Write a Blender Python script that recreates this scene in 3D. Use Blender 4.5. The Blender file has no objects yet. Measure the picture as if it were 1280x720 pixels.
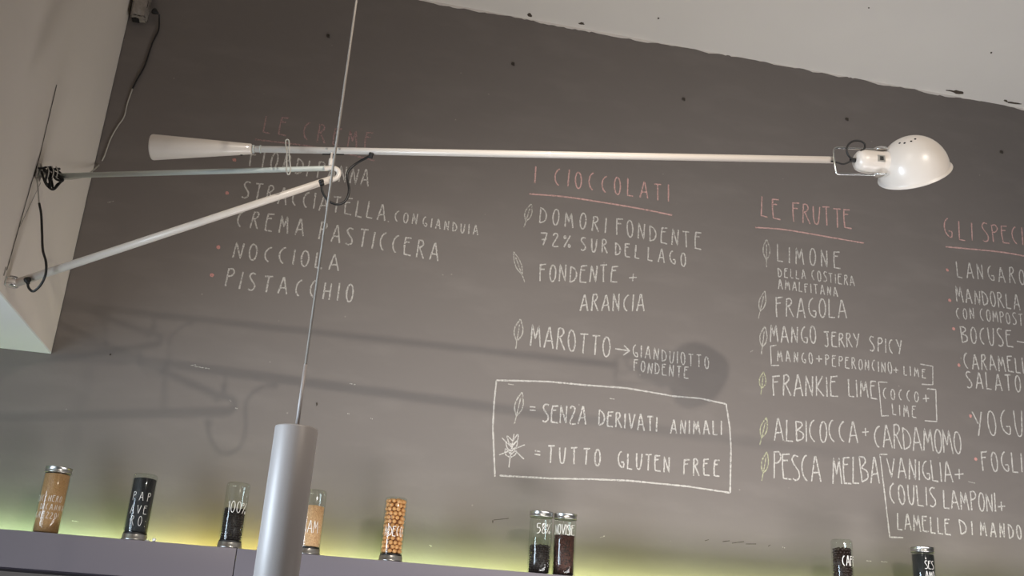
import bpy, bmesh, math, random
from mathutils import Vector, Matrix
random.seed(7)
V = Vector
sc = bpy.context.scene
# ------------------------------------------------------------------ camera
FPX = 1247.3
YAW, PIT, ROL = [math.radians(a) for a in (10.6556, 19.8097, 3.9162)]
FW = V((math.sin(YAW)*math.cos(PIT), math.cos(YAW)*math.cos(PIT), math.sin(PIT)))
_r = V((math.cos(YAW), -math.sin(YAW), 0)); _u = _r.cross(FW)
RT = _r*math.cos(ROL) + _u*math.sin(ROL); UP = -_r*math.sin(ROL) + _u*math.cos(ROL)
CAM = V((0, -3.3, 1.6))
cd = bpy.data.cameras.new('camera'); co = bpy.data.objects.new('camera', cd)
sc.collection.objects.link(co); sc.camera = co
cd.sensor_width = 36; cd.lens = 36*FPX/1280; cd.clip_start = .02
co.matrix_world = Matrix((( RT.x, UP.x, -FW.x, CAM.x), (RT.y, UP.y, -FW.y, CAM.y), (RT.z, UP.z, -FW.z, CAM.z), (0, 0, 0, 1)))
# ------------------------------------------------------------------ world, lights, exposure
sc.view_settings.view_transform = 'Standard'; sc.view_settings.look = 'None'
sc.view_settings.gamma = 1; sc.view_settings.use_curve_mapping = False
sc.view_settings.exposure = 0.0
wd = bpy.data.worlds.new('room_light'); sc.world = wd; wd.use_nodes = True
wb = wd.node_tree.nodes['Background']; wb.inputs[0].default_value = (.93, .95, 1.0, 1); wb.inputs[1].default_value = .05

def light(name, kind, loc, target, energy, color, **kw):
    l = bpy.data.lights.new(name, kind); l.energy = energy; l.color = color
    for k, v in kw.items(): setattr(l, k, v)
    o = bpy.data.objects.new(name, l); sc.collection.objects.link(o); o.location = loc
    o.rotation_euler = (V(target)-V(loc)).to_track_quat('-Z', 'Y').to_euler(); return o
light('spot_lamp', 'SPOT', (.33, -2.39, 3.31), (.65, 0, 1.45), 74, (1, .92, .81), shadow_soft_size=.013, spot_size=math.radians(88), spot_blend=1)
light('spot_lamp', 'SPOT', (1.66, -4.2, 3.46), (1.3, 0, 1.5), 215, (1, .92, .81), shadow_soft_size=.03, spot_size=math.radians(72), spot_blend=1)
light('window_daylight', 'AREA', (-3.1, -2.2, 1.5), (-.03, -1.62, 1.75), 44, (.70, .85, 1), shape='RECTANGLE', size=1.0, size_y=2.6, spread=math.radians(75))
light('window_daylight', 'AREA', (-2.8, -2.6, .8), (-.6, -1.0, 2.2), 30, (.76, .90, 1), shape='RECTANGLE', size=1.4, size_y=1.2)
light('low_fill_light', 'AREA', (1.85, -1.6, .7), (1.85, 0, 1.6), 46, (1, .985, .99), shape='RECTANGLE', size=2.6, size_y=.6, spread=math.radians(150))  # unseen low area light, added and tuned to brighten board and ceiling

# ------------------------------------------------------------------ pixel -> place helpers (1280x720 photograph)
def ray(x, y): return FW + RT*((x-640)/FPX) - UP*((y-360)/FPX)
def onY(x, y, Y=0.0):
    d = ray(x, y); return CAM + d*((Y-CAM.y)/d.y)
def onX(x, y, X):
    d = ray(x, y); return CAM + d*((X-CAM.x)/d.x)
def onZ(x, y, Z):
    d = ray(x, y); return CAM + d*((Z-CAM.z)/d.z)
def proj(P):
    v = P-CAM; w = v.dot(FW); return (640+FPX*v.dot(RT)/w, 360-FPX*v.dot(UP)/w)

# ------------------------------------------------------------------ materials
def srgb(r, g, b):
    return tuple(((c/255)/12.92 if c/255 <= .04045 else ((c/255+.055)/1.055)**2.4) for c in (r, g, b))
def mat(name, col, rough=.5, metal=0, noise=0, nscale=20, bump=0, bscale=80, spec=.5, coat=0):
    m = bpy.data.materials.new(name); m.use_nodes = True; nt = m.node_tree; N = nt.nodes; L = nt.links
    b = N['Principled BSDF']; b.inputs['Roughness'].default_value = rough; b.inputs['Metallic'].default_value = metal
    b.inputs['Specular IOR Level'].default_value = spec; b.inputs['Coat Weight'].default_value = coat
    c = (*col, 1)
    tc = N.new('ShaderNodeTexCoord'); n = N.new('ShaderNodeTexNoise'); n.inputs['Scale'].default_value = nscale; n.inputs['Detail'].default_value = 6
    L.new(tc.outputs['Object'], n.inputs['Vector'])
    mx = N.new('ShaderNodeMix'); mx.data_type = 'RGBA'
    mx.inputs[6].default_value = tuple(x*(1-noise) for x in col)+(1,); mx.inputs[7].default_value = tuple(min(1, x*(1+noise)) for x in col)+(1,)
    L.new(n.outputs['Fac'], mx.inputs[0]); L.new(mx.outputs[2], b.inputs['Base Color'])
    if bump:
        n2 = N.new('ShaderNodeTexNoise'); n2.inputs['Scale'].default_value = bscale; n2.inputs['Detail'].default_value = 4
        L.new(tc.outputs['Object'], n2.inputs['Vector'])
        bp = N.new('ShaderNodeBump'); bp.inputs['Strength'].default_value = bump; bp.inputs['Distance'].default_value = .004
        L.new(n2.outputs['Fac'], bp.inputs['Height']); L.new(bp.outputs[0], b.inputs['Normal'])
    return m
M = {}
def wall_mat():
    m = mat('blackboard_paint', srgb(122, 114, 109), .62, noise=.06, nscale=1.6, bump=.12, bscale=60, spec=.35)
    nt = m.node_tree; N = nt.nodes; L = nt.links; b = N['Principled BSDF']
    tc = N['Texture Coordinate']
    base = b.inputs['Base Color'].links[0].from_socket
    # wiped chalk dust: broad stretched smears and fine specks that belong to the board
    mp = N.new('ShaderNodeMapping'); mp.inputs['Scale'].default_value = (3.0, 1, 9.0); mp.inputs['Rotation'].default_value = (0, .5, 0)
    L.new(tc.outputs['Object'], mp.inputs[0])
    n = N.new('ShaderNodeTexNoise'); n.inputs['Scale'].default_value = 1.3; n.inputs['Detail'].default_value = 8; L.new(mp.outputs[0], n.inputs['Vector'])
    r = N.new('ShaderNodeMapRange'); r.inputs[1].default_value = .5; r.inputs[2].default_value = .85; r.inputs[4].default_value = .13; L.new(n.outputs['Fac'], r.inputs[0])
    v = N.new('ShaderNodeTexVoronoi'); v.inputs['Scale'].default_value = 9; L.new(tc.outputs['Object'], v.inputs['Vector'])
    r2 = N.new('ShaderNodeMapRange'); r2.inputs[1].default_value = .035; r2.inputs[2].default_value = .012; r2.inputs[4].default_value = .45; L.new(v.outputs['Distance'], r2.inputs[0])
    mxm = N.new('ShaderNodeMath'); mxm.operation = 'MAXIMUM'; L.new(r.outputs[0], mxm.inputs[0]); L.new(r2.outputs[0], mxm.inputs[1])
    mx = N.new('ShaderNodeMix'); mx.data_type = 'RGBA'; L.new(mxm.outputs[0], mx.inputs[0]); L.new(base, mx.inputs[6]); mx.inputs[7].default_value = (*srgb(176, 168, 160), 1)
    L.new(mx.outputs[2], b.inputs['Base Color'])
    return m
M['board'] = wall_mat()
M['plaster'] = mat('plaster', srgb(230, 219, 208), .8, noise=.05, nscale=3, bump=.25, bscale=14)
M['ceiling'] = mat('ceiling_plaster', srgb(236, 228, 221), .85, noise=.04, nscale=2, bump=.25, bscale=9)
M['under'] = mat('underside_paint', srgb(240, 240, 236), .7, noise=.03, nscale=3, bump=.1)
M['floor'] = mat('floor_concrete', srgb(150, 144, 136), .6, noise=.1, nscale=3)
M['white'] = mat('white_lacquer', srgb(228, 217, 207), .34, noise=.02, nscale=30, coat=.3)
M['white2'] = mat('white_lacquer_cool', srgb(205, 212, 208), .4, noise=.02, nscale=30)
M['chrome'] = mat('chrome', (.82, .82, .82), .16, 1, noise=.03)
M['steel'] = mat('brushed_steel', (.52, .51, .49), .3, 1, noise=.05, nscale=60)
M['alu'] = mat('satin_aluminium_paint', srgb(158, 150, 147), .45, metal=.1, noise=.02, nscale=40)
M['black'] = mat('black_rubber', srgb(22, 20, 20), .45, noise=.1)
M['cord'] = mat('white_cord', srgb(186, 180, 170), .6, noise=.08)
M['line'] = mat('braided_steel_cable', srgb(150, 141, 132), .5, noise=.25, nscale=400)
M['dark'] = mat('dark_void', srgb(28, 25, 23), .9, noise=.1)
M['crack'] = mat('crack_dark', srgb(70, 62, 54), .9, noise=.2, nscale=60)
M['tape'] = mat('clear_wrap_plastic', srgb(150, 141, 132), .22, noise=.35, nscale=60, bump=.9, bscale=90)
M['shelf'] = mat('shelf_laminate', srgb(108, 101, 107), .45, noise=.02, nscale=6, bump=.03)
M['shadepanel'] = mat('underside_shade_grey', srgb(50, 46, 54), .9, noise=.03, spec=.15)  # dark colour stands in for shade beneath the shelf
M['raw'] = mat('chipped_plaster', srgb(84, 72, 62), .95, noise=.3, nscale=90)
M['ink'] = mat('white_marker', srgb(236, 232, 226), .6, noise=.04, nscale=200)
M['glint'] = mat('white_glint_crumb', srgb(240, 240, 235), .4)  # white of the modelled glint and of the crumbs
def chalk(name, col, cover=.40):
    m = mat(name, col, .95, noise=.08, nscale=300, spec=.1); nt = m.node_tree; N = nt.nodes; L = nt.links
    n = N.new('ShaderNodeTexNoise'); n.inputs['Scale'].default_value = 330; n.inputs['Detail'].default_value = 2
    L.new(N['Texture Coordinate'].outputs['Object'], n.inputs['Vector'])
    r = N.new('ShaderNodeMapRange'); r.inputs[1].default_value = cover-.07; r.inputs[2].default_value = cover+.13; L.new(n.outputs['Fac'], r.inputs[0])
    L.new(r.outputs[0], N['Principled BSDF'].inputs['Alpha']); return m
M['chalk'] = chalk('white_chalk', srgb(204, 198, 191), .365)
M['chalk_thin'] = chalk('pale_chalk', srgb(196, 190, 181), .41)
M['pinkdot'] = chalk('pink_chalk_dot', srgb(206, 150, 142), .30)
M['pink'] = chalk('pink_chalk', srgb(212, 172, 165), .36)
M['pinkdim'] = chalk('dull_pink_chalk', srgb(176, 146, 143), .38)
M['green'] = chalk('greenish_chalk', srgb(190, 188, 158), .42)
def glass():
    m = bpy.data.materials.new('clear_glass'); m.use_nodes = True; N = m.node_tree.nodes; L = m.node_tree.links
    out = N['Material Output']; N.remove(N['Principled BSDF'])
    t = N.new('ShaderNodeBsdfTransparent'); t.inputs[0].default_value = (.93, .96, .93, 1)
    g = N.new('ShaderNodeBsdfGlossy'); g.inputs['Roughness'].default_value = .06
    lw = N.new('ShaderNodeLayerWeight'); lw.inputs[0].default_value = .32
    mp = N.new('ShaderNodeMapRange'); mp.inputs[3].default_value = .05; mp.inputs[4].default_value = .75; L.new(lw.outputs['Facing'], mp.inputs[0])
    pw = N.new('ShaderNodeMath'); pw.operation = 'POWER'; pw.inputs[1].default_value = 2.2; L.new(mp.outputs[0], pw.inputs[0])
    ad = N.new('ShaderNodeMath'); ad.operation = 'ADD'; ad.inputs[1].default_value = .04; L.new(pw.outputs[0], ad.inputs[0])
    mx = N.new('ShaderNodeMixShader'); L.new(ad.outputs[0], mx.inputs[0]); L.new(t.outputs[0], mx.inputs[1]); L.new(g.outputs[0], mx.inputs[2])
    L.new(mx.outputs[0], out.inputs[0]); return m
M['glass'] = glass()
def grain(name, c1, c2, scale, rough=.6):
    m = mat(name, c1, rough, noise=0, bump=.7, bscale=scale); nt = m.node_tree; N = nt.nodes; L = nt.links
    v = N.new('ShaderNodeTexVoronoi'); v.inputs['Scale'].default_value = scale
    L.new(N['Texture Coordinate'].outputs['Object'], v.inputs['Vector'])
    mx = N.new('ShaderNodeMix'); mx.data_type = 'RGBA'; mx.inputs[6].default_value = (*c1, 1); mx.inputs[7].default_value = (*c2, 1)
    sp = N.new('ShaderNodeSeparateColor'); L.new(v.outputs['Color'], sp.inputs[0]); L.new(sp.outputs[0], mx.inputs[0])
    L.new(mx.outputs[2], N['Principled BSDF'].inputs['Base Color']); return m
M['cane'] = grain('cane_sugar', srgb(176, 130, 84), srgb(196, 150, 104), 400)
M['poppy'] = grain('poppy_seed', srgb(18, 17, 22), srgb(34, 32, 38), 500, .4)
M['choc'] = mat('dark_chocolate', srgb(42, 32, 30), .45, noise=.3, nscale=40)
M['sesame'] = grain('sesame_seed', srgb(196, 148, 106), srgb(222, 178, 136), 300)
M['nut'] = mat('hazelnut', srgb(208, 150, 96), .4, noise=.3, nscale=50)
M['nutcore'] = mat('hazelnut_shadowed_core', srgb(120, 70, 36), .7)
M['bean'] = mat('coffee_bean', srgb(46, 30, 26), .4, noise=.3, nscale=60)
M['rooibos'] = grain('red_brown_flake', srgb(18, 12, 12), srgb(96, 56, 46), 240, .5)
M['blackses'] = grain('black_sesame', srgb(24, 24, 26), srgb(44, 44, 46), 350, .45)
def led_mat():
    m = bpy.data.materials.new('led_strip_light'); m.use_nodes = True; N = m.node_tree.nodes; L = m.node_tree.links
    N.remove(N['Principled BSDF']); e = N.new('ShaderNodeEmission')
    tc = N.new('ShaderNodeTexCoord'); s = N.new('ShaderNodeSeparateXYZ'); L.new(tc.outputs['Object'], s.inputs[0])
    r = N.new('ShaderNodeMapRange'); r.inputs[1].default_value = -1.2; r.inputs[2].default_value = 2.8; L.new(s.outputs[0], r.inputs[0])
    c = N.new('ShaderNodeValToRGB'); L.new(r.outputs[0], c.inputs[0])
    cr = c.color_ramp
    stops = [(-1.2, (.62, 1, .52)), (-.70, (.66, 1, .52)), (-.45, (.86, 1, .42)), (-.33, (1, .96, .26)), (-.06, (1, .94, .20)), (.10, (.86, 1, .40)), (.35, (.76, 1, .48)), (.75, (.84, 1, .40)), (2.8, (.80, 1, .46))]
    for i, (x, col) in enumerate(stops):
        p = (x+1.2)/4
        el = cr.elements[0] if i == 0 else (cr.elements[-1] if i == len(stops)-1 else cr.elements.new(p)); el.position = p; el.color = (*col, 1)
    L.new(c.outputs[0], e.inputs[0]); e.inputs[1].default_value = 29.0
    L.new(e.outputs[0], N['Material Output'].inputs[0]); return m
M['led'] = led_mat()

# ------------------------------------------------------------------ mesh helpers
def link(o, parent=None):
    sc.collection.objects.link(o)
    if parent:
        o.parent = parent
        if parent.type == 'EMPTY' or True: o.matrix_parent_inverse = parent.matrix_basis.inverted()
    return o
def obj(name, bm, m, parent=None, smooth=True, label=None, kind=None, org=None):
    if org is None and parent is None and len(bm.verts):
        cs = [v.co for v in bm.verts]; org = V((sum(c.x for c in cs)/len(cs), sum(c.y for c in cs)/len(cs), min(c.z for c in cs)))
    me = bpy.data.meshes.new(name)
    if smooth:
        for f in bm.faces: f.smooth = True
        for e in bm.edges:
            if len(e.link_faces) == 2 and e.calc_face_angle(0) > .7: e.smooth = False
    if org is not None: bmesh.ops.translate(bm, verts=bm.verts, vec=-V(org))
    bm.to_mesh(me); bm.free(); me.materials.append(M[m])
    o = bpy.data.objects.new(name, me)
    if org is not None: o.location = org
    link(o, parent)
    if label: o['label'] = label
    if kind: o['kind'] = kind
    return o
def thing(name, loc, label, cat, group=None):
    o = bpy.data.objects.new(name, None); o.empty_display_size = .05; o.location = loc; sc.collection.objects.link(o)
    o['label'] = label; o['category'] = cat
    if group: o['group'] = group
    return o
def tag(o, label, cat, group=None):
    o['label'] = label; o['category'] = cat
    if group: o['group'] = group
    return o
def add_box(bm, lo, hi, bevel=0):
    r = bmesh.ops.create_cube(bm, size=1)
    lo, hi = V(lo), V(hi)
    for v in r['verts']: v.co = V([lo[i]+(v.co[i]+.5)*(hi[i]-lo[i]) for i in range(3)])
    if bevel:
        es = list({e for v in r['verts'] for e in v.link_edges})
        bmesh.ops.bevel(bm, geom=es, offset=bevel, segments=2, affect='EDGES', profile=.6)
def frame_of(d):
    d = V(d).normalized(); a = V((0, 0, 1)) if abs(d.z) < .9 else V((1, 0, 0))
    x = a.cross(d).normalized(); y = d.cross(x); return x, y, d
def add_lathe(bm, org, axis, prof, seg=32, cap=True):
    """prof: list of (radius, distance along axis)"""
    x, y, d = frame_of(axis); org = V(org); rings = []
    for r, h in prof:
        rings.append([bm.verts.new(org + d*h + x*(r*math.cos(2*math.pi*i/seg)) + y*(r*math.sin(2*math.pi*i/seg))) for i in range(seg)])
    for a, b in zip(rings, rings[1:]):
        for i in range(seg): bm.faces.new((a[i], a[(i+1) % seg], b[(i+1) % seg], b[i]))
    if cap:
        bm.faces.new(list(reversed(rings[0]))); bm.faces.new(rings[-1])
def add_rod(bm, a, b, r0, r1=None, seg=20):
    a, b = V(a), V(b); add_lathe(bm, a, b-a, [(r0, 0), (r1 if r1 is not None else r0, (b-a).length)], seg)
def spline(pts, n=8):
    pts = [V(p) for p in pts]; P = [pts[0]*2-pts[1]]+pts+[pts[-1]*2-pts[-2]]; out = []
    for i in range(1, len(P)-2):
        for k in range(n):
            t = k/n; a, b, c, d = P[i-1], P[i], P[i+1], P[i+2]
            out.append(.5*((2*b)+(c-a)*t+(2*a-5*b+4*c-d)*t*t+(3*b-a-3*c+d)*t**3))
    out.append(pts[-1]); return out
def add_tube(bm, pts, r, seg=10, closed=False):
    n = len(pts); rings = []; x = None
    for i, p in enumerate(pts):
        if closed: t = pts[(i+1) % n]-pts[i-1]
        else: t = pts[min(i+1, n-1)]-pts[max(i-1, 0)]
        t.normalize()
        if x is None: x = frame_of(t)[0]
        x = (x-t*x.dot(t)).normalized(); y = t.cross(x)
        rings.append([bm.verts.new(p+x*(r*math.cos(2*math.pi*k/seg))+y*(r*math.sin(2*math.pi*k/seg))) for k in range(seg)])
    m = n if closed else n-1
    for i in range(m):
        a, b = rings[i], rings[(i+1) % n]
        for k in range(seg): bm.faces.new((a[k], a[(k+1) % seg], b[(k+1) % seg], b[k]))
    if not closed: bm.faces.new(list(reversed(rings[0]))); bm.faces.new(rings[-1])

# ------------------------------------------------------------------ setting
XW = onY(115, 220).x                     # side face of the overhead bulkhead
ZC = onY(530, 0).z                       # ceiling height
ZB = onY(65, 441).z                      # underside of bulkhead
def struct(name, bm, m, parent=None):
    o = obj(name, bm, m, parent, smooth=False)
    if parent is None: o['kind'] = 'structure'
    return o
bm = bmesh.new(); add_box(bm, (-3.8, 0, 0), (4.8, .15, ZC)); wall = struct('wall_back', bm, 'board')
bm = bmesh.new(); add_box(bm, (-3.8, -7, -.1), (4.8, .15, 0)); struct('floor', bm, 'floor')
bm = bmesh.new(); add_box(bm, (-3.8, -7, ZC), (4.8, .15, ZC+.15)); ceil = struct('ceiling', bm, 'ceiling')
# bulkhead: plastered side and rear, painted underside
bm = bmesh.new(); add_box(bm, (-3.8, -4.2, ZB+.002), (XW, -.002, ZC-.002)); bulk = struct('wall_left', bm, 'plaster')
bm = bmesh.new(); add_box(bm, (-3.8, -4.2, ZB-.004), (XW, -.002, ZB+.002)); struct('underside', bm, 'under', bulk)
# ragged white paint line where the ceiling paint runs on to the board
bm = bmesh.new(); prev = None; x = -.7; y0 = -.0012
rr = random.Random(3); hgt = .008
while x < 4.6:
    hgt = max(.001, min(.012, hgt+rr.uniform(-.005, .005)))
    a = bm.verts.new((x, y0, ZC-.0005)); b = bm.verts.new((x, y0, ZC-hgt))
    if prev: bm.faces.new((prev[0], a, b, prev[1]))
    prev = (a, b); x += rr.uniform(.006, .03)
obj('paint_edge', bm, 'ceiling', wall, smooth=False, label='ragged white paint edge')
# chips and holes in the ceiling beside the wall
def blob(px, py, w, h, ang, seed, on='z', z=None):
    rr = random.Random(seed); bm = bmesh.new(); vs = []
    for i in range(14):
        a = 2*math.pi*i/14; k = rr.uniform(.65, 1.1)
        dx, dy = w*k*math.cos(a), h*k*math.sin(a)
        qx, qy = px+dx*math.cos(ang)-dy*math.sin(ang), py+dx*math.sin(ang)+dy*math.cos(ang)
        if on == 'z': p = onZ(qx, qy, ZC-.0012)
        elif on == 'x': p = onX(qx, qy, XW+.0012)
        else: p = onY(qx, qy, -.0012)
        vs.append(bm.verts.new(p))
    f = bm.faces.new(vs); r = bmesh.ops.extrude_face_region(bm, geom=[f])
    off = V((0, 0, .0008)) if on == 'z' else (V((-.0008, 0, 0)) if on == 'x' else V((0, .0008, 0)))
    bmesh.ops.translate(bm, verts=[v for v in r['geom'] if isinstance(v, bmesh.types.BMVert)], vec=off)
    return bm
for i, c in enumerate([(662, 19, 3.4, 2.4, .5), (727, 29.5, 4.2, 1.6, .1), (823, 23, 1.2, 1.2, 0), (1197, 115.5, 9.5, 2.3, .15), (1188, 113.5, 6, .9, .1), (1267, 128.8, 11, 1.1, .12), (1257, 126, 2.5, 1.3, .2), (1239, 66, 1.4, 1.4, 0), (1086, 10, 1, 1, 0), (592, 13.5, 2.6, 1, .2)]):
    obj('ceiling_chip', blob(*c, i), 'raw', ceil, smooth=False)
# screw plugs left in the board
for i, (px, py) in enumerate([(410, 45), (641, 80), (854, 124), (1058, 149), (1251, 190)]):
    p = onY(px, py); bm = bmesh.new()
    add_lathe(bm, p-V((0, .004, 0)), (0, 1, 0), [(.004, 0), (.006, .001), (.006, .0035)], 16)
    add_box(bm, p+V((.004, -.006, -.008)), p+V((.006, -.001, .004)))
    obj('wall_plug', bm, 'crack', wall)
for i, c in enumerate([(396, 505, 1.1, 2.6, 0), (616, 652, .8, 2, 0), (138, 443, 1.5, 1.5, 0)]):
    obj('dark_nick', blob(*c, 40+i, on='y'), 'crack', wall, smooth=False)
# seam and scratches on the bulkhead side
def side_line(pts, w, m, name):
    bm = bmesh.new(); P = [onX(x, y, XW) for x, y in pts]; rr = random.Random(5); prev = None
    n = 60
    for i in range(n+1):
        t = i/n*(len(P)-1); k = min(int(t), len(P)-2); p = P[k].lerp(P[k+1], t-k); ww = w*rr.uniform(.55, 1.1)
        a = bm.verts.new(p+V((.0010, -ww/2, 0))); b = bm.verts.new(p+V((.0010, ww/2, 0)))
        if prev: bm.faces.new((prev[0], prev[1], b, a))
        prev = (a, b)
    obj(name, bm, m, bulk, smooth=False)
side_line([(70.5, 106), (49, 196), (38, 232), (8, 338)], .006, 'crack', 'seam_line')
bm = bmesh.new(); p = [onX(x, y, XW) for x, y in ((50, 228), (24, 284))]
side_line([(50.5, 228), (24, 284)], .0025, 'crack', 'scratch')
side_line([(23, 292), (50, 334), (67, 360)], .006, 'cord', 'paint_drip')
# fine dark paint run along the bulkhead's corner with the board
bm = bmesh.new(); rr = random.Random(11); prev = None; z = ZB
while z < ZC-.01:
    w = rr.uniform(.0005, .005); a = bm.verts.new((XW+.0011, -.0005, z)); b = bm.verts.new((XW+.0011, -.0005-w, z))
    if prev: bm.faces.new((prev[0], a, b, prev[1]))
    prev = (a, b); z += rr.uniform(.01, .05)
obj('paint_edge', bm, 'board', bulk, smooth=False)

# ------------------------------------------------------------------ shelf with LED strip
YS = -.20; ZS = onY(0, 661, YS).z; TH = .101
xs = onY(294, 700, YS).x
shelf = thing('wall_shelf', (0, YS/2, ZS-TH), 'long grey laminate wall shelf with green-yellow light glowing behind it', 'shelf')
for a, b in ((-2.2, xs-.0012), (xs+.0012, 3.2)):
    bm = bmesh.new(); add_box(bm, (a, YS, ZS-TH), (b, -.062, ZS), .0012); obj('shelf_panel', bm, 'shelf', shelf)
bm = bmesh.new(); add_box(bm, (-2.2, YS+.002, ZS-TH-.004), (3.2, -.002, ZS-TH)); obj('underside_shade', bm, 'shadepanel', shelf, label='added dark grey sheet shading the underside')  # added sheet, coloured dark because the lights leave the underside too bright
bm = bmesh.new(); add_box(bm, (-2.2, -.0615, ZS-TH), (3.2, -.002, ZS-.040)); obj('rear_ledge', bm, 'shelf', shelf)
bm = bmesh.new(); add_box(bm, (-2.18, -.0615, ZS-.028), (3.18, -.0590, ZS-.006)); obj('led_strip', bm, 'led', shelf, smooth=False, label='glowing yellow-green light strip')

# ------------------------------------------------------------------ stroke lettering
def arc(cx, cy, rx, ry, a0, a1, n=10):
    return [(cx+rx*math.cos(math.radians(a0+(a1-a0)*i/n)), cy+ry*math.sin(math.radians(a0+(a1-a0)*i/n))) for i in range(n+1)]
G = {   # glyph: (width in cap heights, strokes)
'A': (.44, [[(0, 0), (.20, 1)], [(.17, .98), (.24, 1), (.44, 0)], [(.08, .34), (.37, .38)]]),
'B': (.38, [[(.04, .02), (0, 1)], [(0, .98), (.24, .95), (.30, .78), (.06, .56)], [(.06, .56), (.34, .42), (.34, .16), (.04, .02)]]),
'C': (.34, [arc(.36, .5, .34, .52, 104, 248, 9)]),
'D': (.36, [[(.02, 0), (0, 1)], [(0, .98), (.24, .82), (.36, .50), (.28, .16), (.02, .01)]]),
'E': (.36, [[(.04, .98), (0, .5), (.02, 0)], [(.02, .97), (.36, 1)], [(0, .72), (.26, .74)], [(.02, .02), (.38, .0)]]),
'F': (.36, [[(.04, .98), (.02, .5), (.04, 0)], [(.0, .95), (.38, 1)], [(.02, .68), (.28, .70)]]),
'G': (.40, [arc(.36, .52, .34, .50, 110, 262, 9)+[(.38, .08), (.40, .30)], [(.40, .34), (.22, .34)]]),
'H': (.36, [[(0, 0), (.04, 1)], [(.32, 0), (.36, 1)], [(.02, .48), (.34, .52)]]),
'I': (.03, [[(.0, 0), (.03, 1)]]),
'J': (.34, [[(0, .98), (.36, 1)], [(.22, 1), (.24, .2), (.14, 0), (.0, .10)]]),
'K': (.38, [[(0, 0), (.02, 1)], [(.34, 1), (.03, .44), (.38, 0)]]),
'L': (.32, [[(.02, 1), (0, .02), (.32, 0)]]),
'M': (.46, [[(0, 0), (.07, 1), (.22, .36), (.37, .98), (.46, 0)]]),
'N': (.38, [[(0, 0), (.05, 1), (.33, .02), (.38, 1)]]),
'O': (.34, [arc(.17, .5, .165, .5, 80, 440, 18)]),
'P': (.34, [[(.02, 0), (.04, 1)], [(.0, .96), (.24, 1), (.34, .80), (.24, .62), (.05, .56)]]),
'R': (.38, [[(0, 0), (.05, 1)], [(.03, .97), (.22, 1), (.30, .82), (.20, .64), (.05, .56)], [(.12, .58), (.38, .0)]]),
'S': (.34, [[(.33, .97), (.14, 1), (.03, .82), (.12, .62), (.30, .36), (.30, .12), (.14, 0), (0, .06)]]),
'T': (.40, [[(.20, .98), (.19, 0)], [(0, .96), (.40, 1)]]),
'U': (.36, [[(.0, 1), (.03, .25), (.14, 0), (.28, .15), (.36, 1)]]),
'V': (.40, [[(0, 1), (.19, 0), (.40, 1)]]),
'Y': (.40, [[(0, 1), (.20, .5)], [(.40, 1), (.14, 0)]]),
'Z': (.34, [[(.02, .86), (.12, 1), (.28, .92), (.26, .68), (.02, .03), (.36, .0)]]),
'1': (.12, [[(0, .82), (.1, 1), (.10, 0)]]),
'0': (.34, [arc(.17, .5, .165, .5, 80, 440, 18)]),
'2': (.40, [[(.02, .8), (.10, .98), (.28, .96), (.30, .72), (.02, .02), (.42, .0)]]),
'5': (.38, [[(.38, 1), (.06, .98), (.04, .60), (.26, .60), (.36, .34), (.24, .06), (0, .02)]]),
'6': (.34, [[(.28, 1), (.04, .6), (.02, .2), (.16, 0), (.32, .2), (.26, .46), (.04, .36)]]),
'7': (.44, [[(0, .94), (.44, .96), (.2, 0)], [(.08, .42), (.42, .50)]]),
'8': (.34, [[(.20, .52), (.04, .72), (.12, .98), (.28, .94), (.28, .72), (.06, .38), (.04, .10), (.2, 0), (.34, .18), (.28, .40), (.20, .52)]]),
'%': (.46, [[(.02, 0), (.44, 1)], arc(.08, .84, .07, .12, 0, 360, 7), arc(.38, .14, .07, .12, 0, 360, 7)]),
'+': (.62, [[(0, .42), (.62, .46)], [(.30, .12), (.33, .78)]]),
'=': (.50, [[(0, .62), (.50, .58)], [(0, .30), (.52, .28)]]),
'-': (.9, [[(0, .48), (.9, .44)]]),
'.': (.04, [[(0, 0), (.04, .05)]]),
'!': (.05, [[(.05, 1), (.0, .35)], [(0, .0), (.01, .08)]]),
':': (.05, [[(0, .55), (.02, .62)], [(0, .0), (.02, .08)]]),
}
_lay = [0.0]
def ribbon(bm, pts, w, place, rr):
    """flat stroke; pts in 2-D metres, place(u, v, lift) -> world"""
    _lay[0] = (_lay[0]+.00002) % .0004; lift = _lay[0]
    P = []
    for a, b in zip(pts, pts[1:]):
        L = math.hypot(b[0]-a[0], b[1]-a[1]); n = max(1, int(L/.006))
        for k in range(n): P.append((a[0]+(b[0]-a[0])*k/n, a[1]+(b[1]-a[1])*k/n))
    P.append(pts[-1]); prev = None
    for i, (u, v) in enumerate(P):
        a, b = P[max(0, i-1)], P[min(len(P)-1, i+1)]; dx, dy = b[0]-a[0], b[1]-a[1]; L = math.hypot(dx, dy) or 1
        nx, ny = -dy/L, dx/L; h = w/2*rr.uniform(.72, 1.15)
        q = (bm.verts.new(place(u+nx*h, v+ny*h, lift)), bm.verts.new(place(u-nx*h, v-ny*h, lift)))
        if prev: bm.faces.new((prev[1], q[1], q[0], prev[0]))
        prev = q
def wall_place(u, v, lift): return V((u, -.0006-lift, v))
def smooth2(pts, n=4):
    if len(pts) < 3: return pts
    return [(p.x, p.y) for p in spline([(a, b, 0) for a, b in pts], n)]
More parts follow.
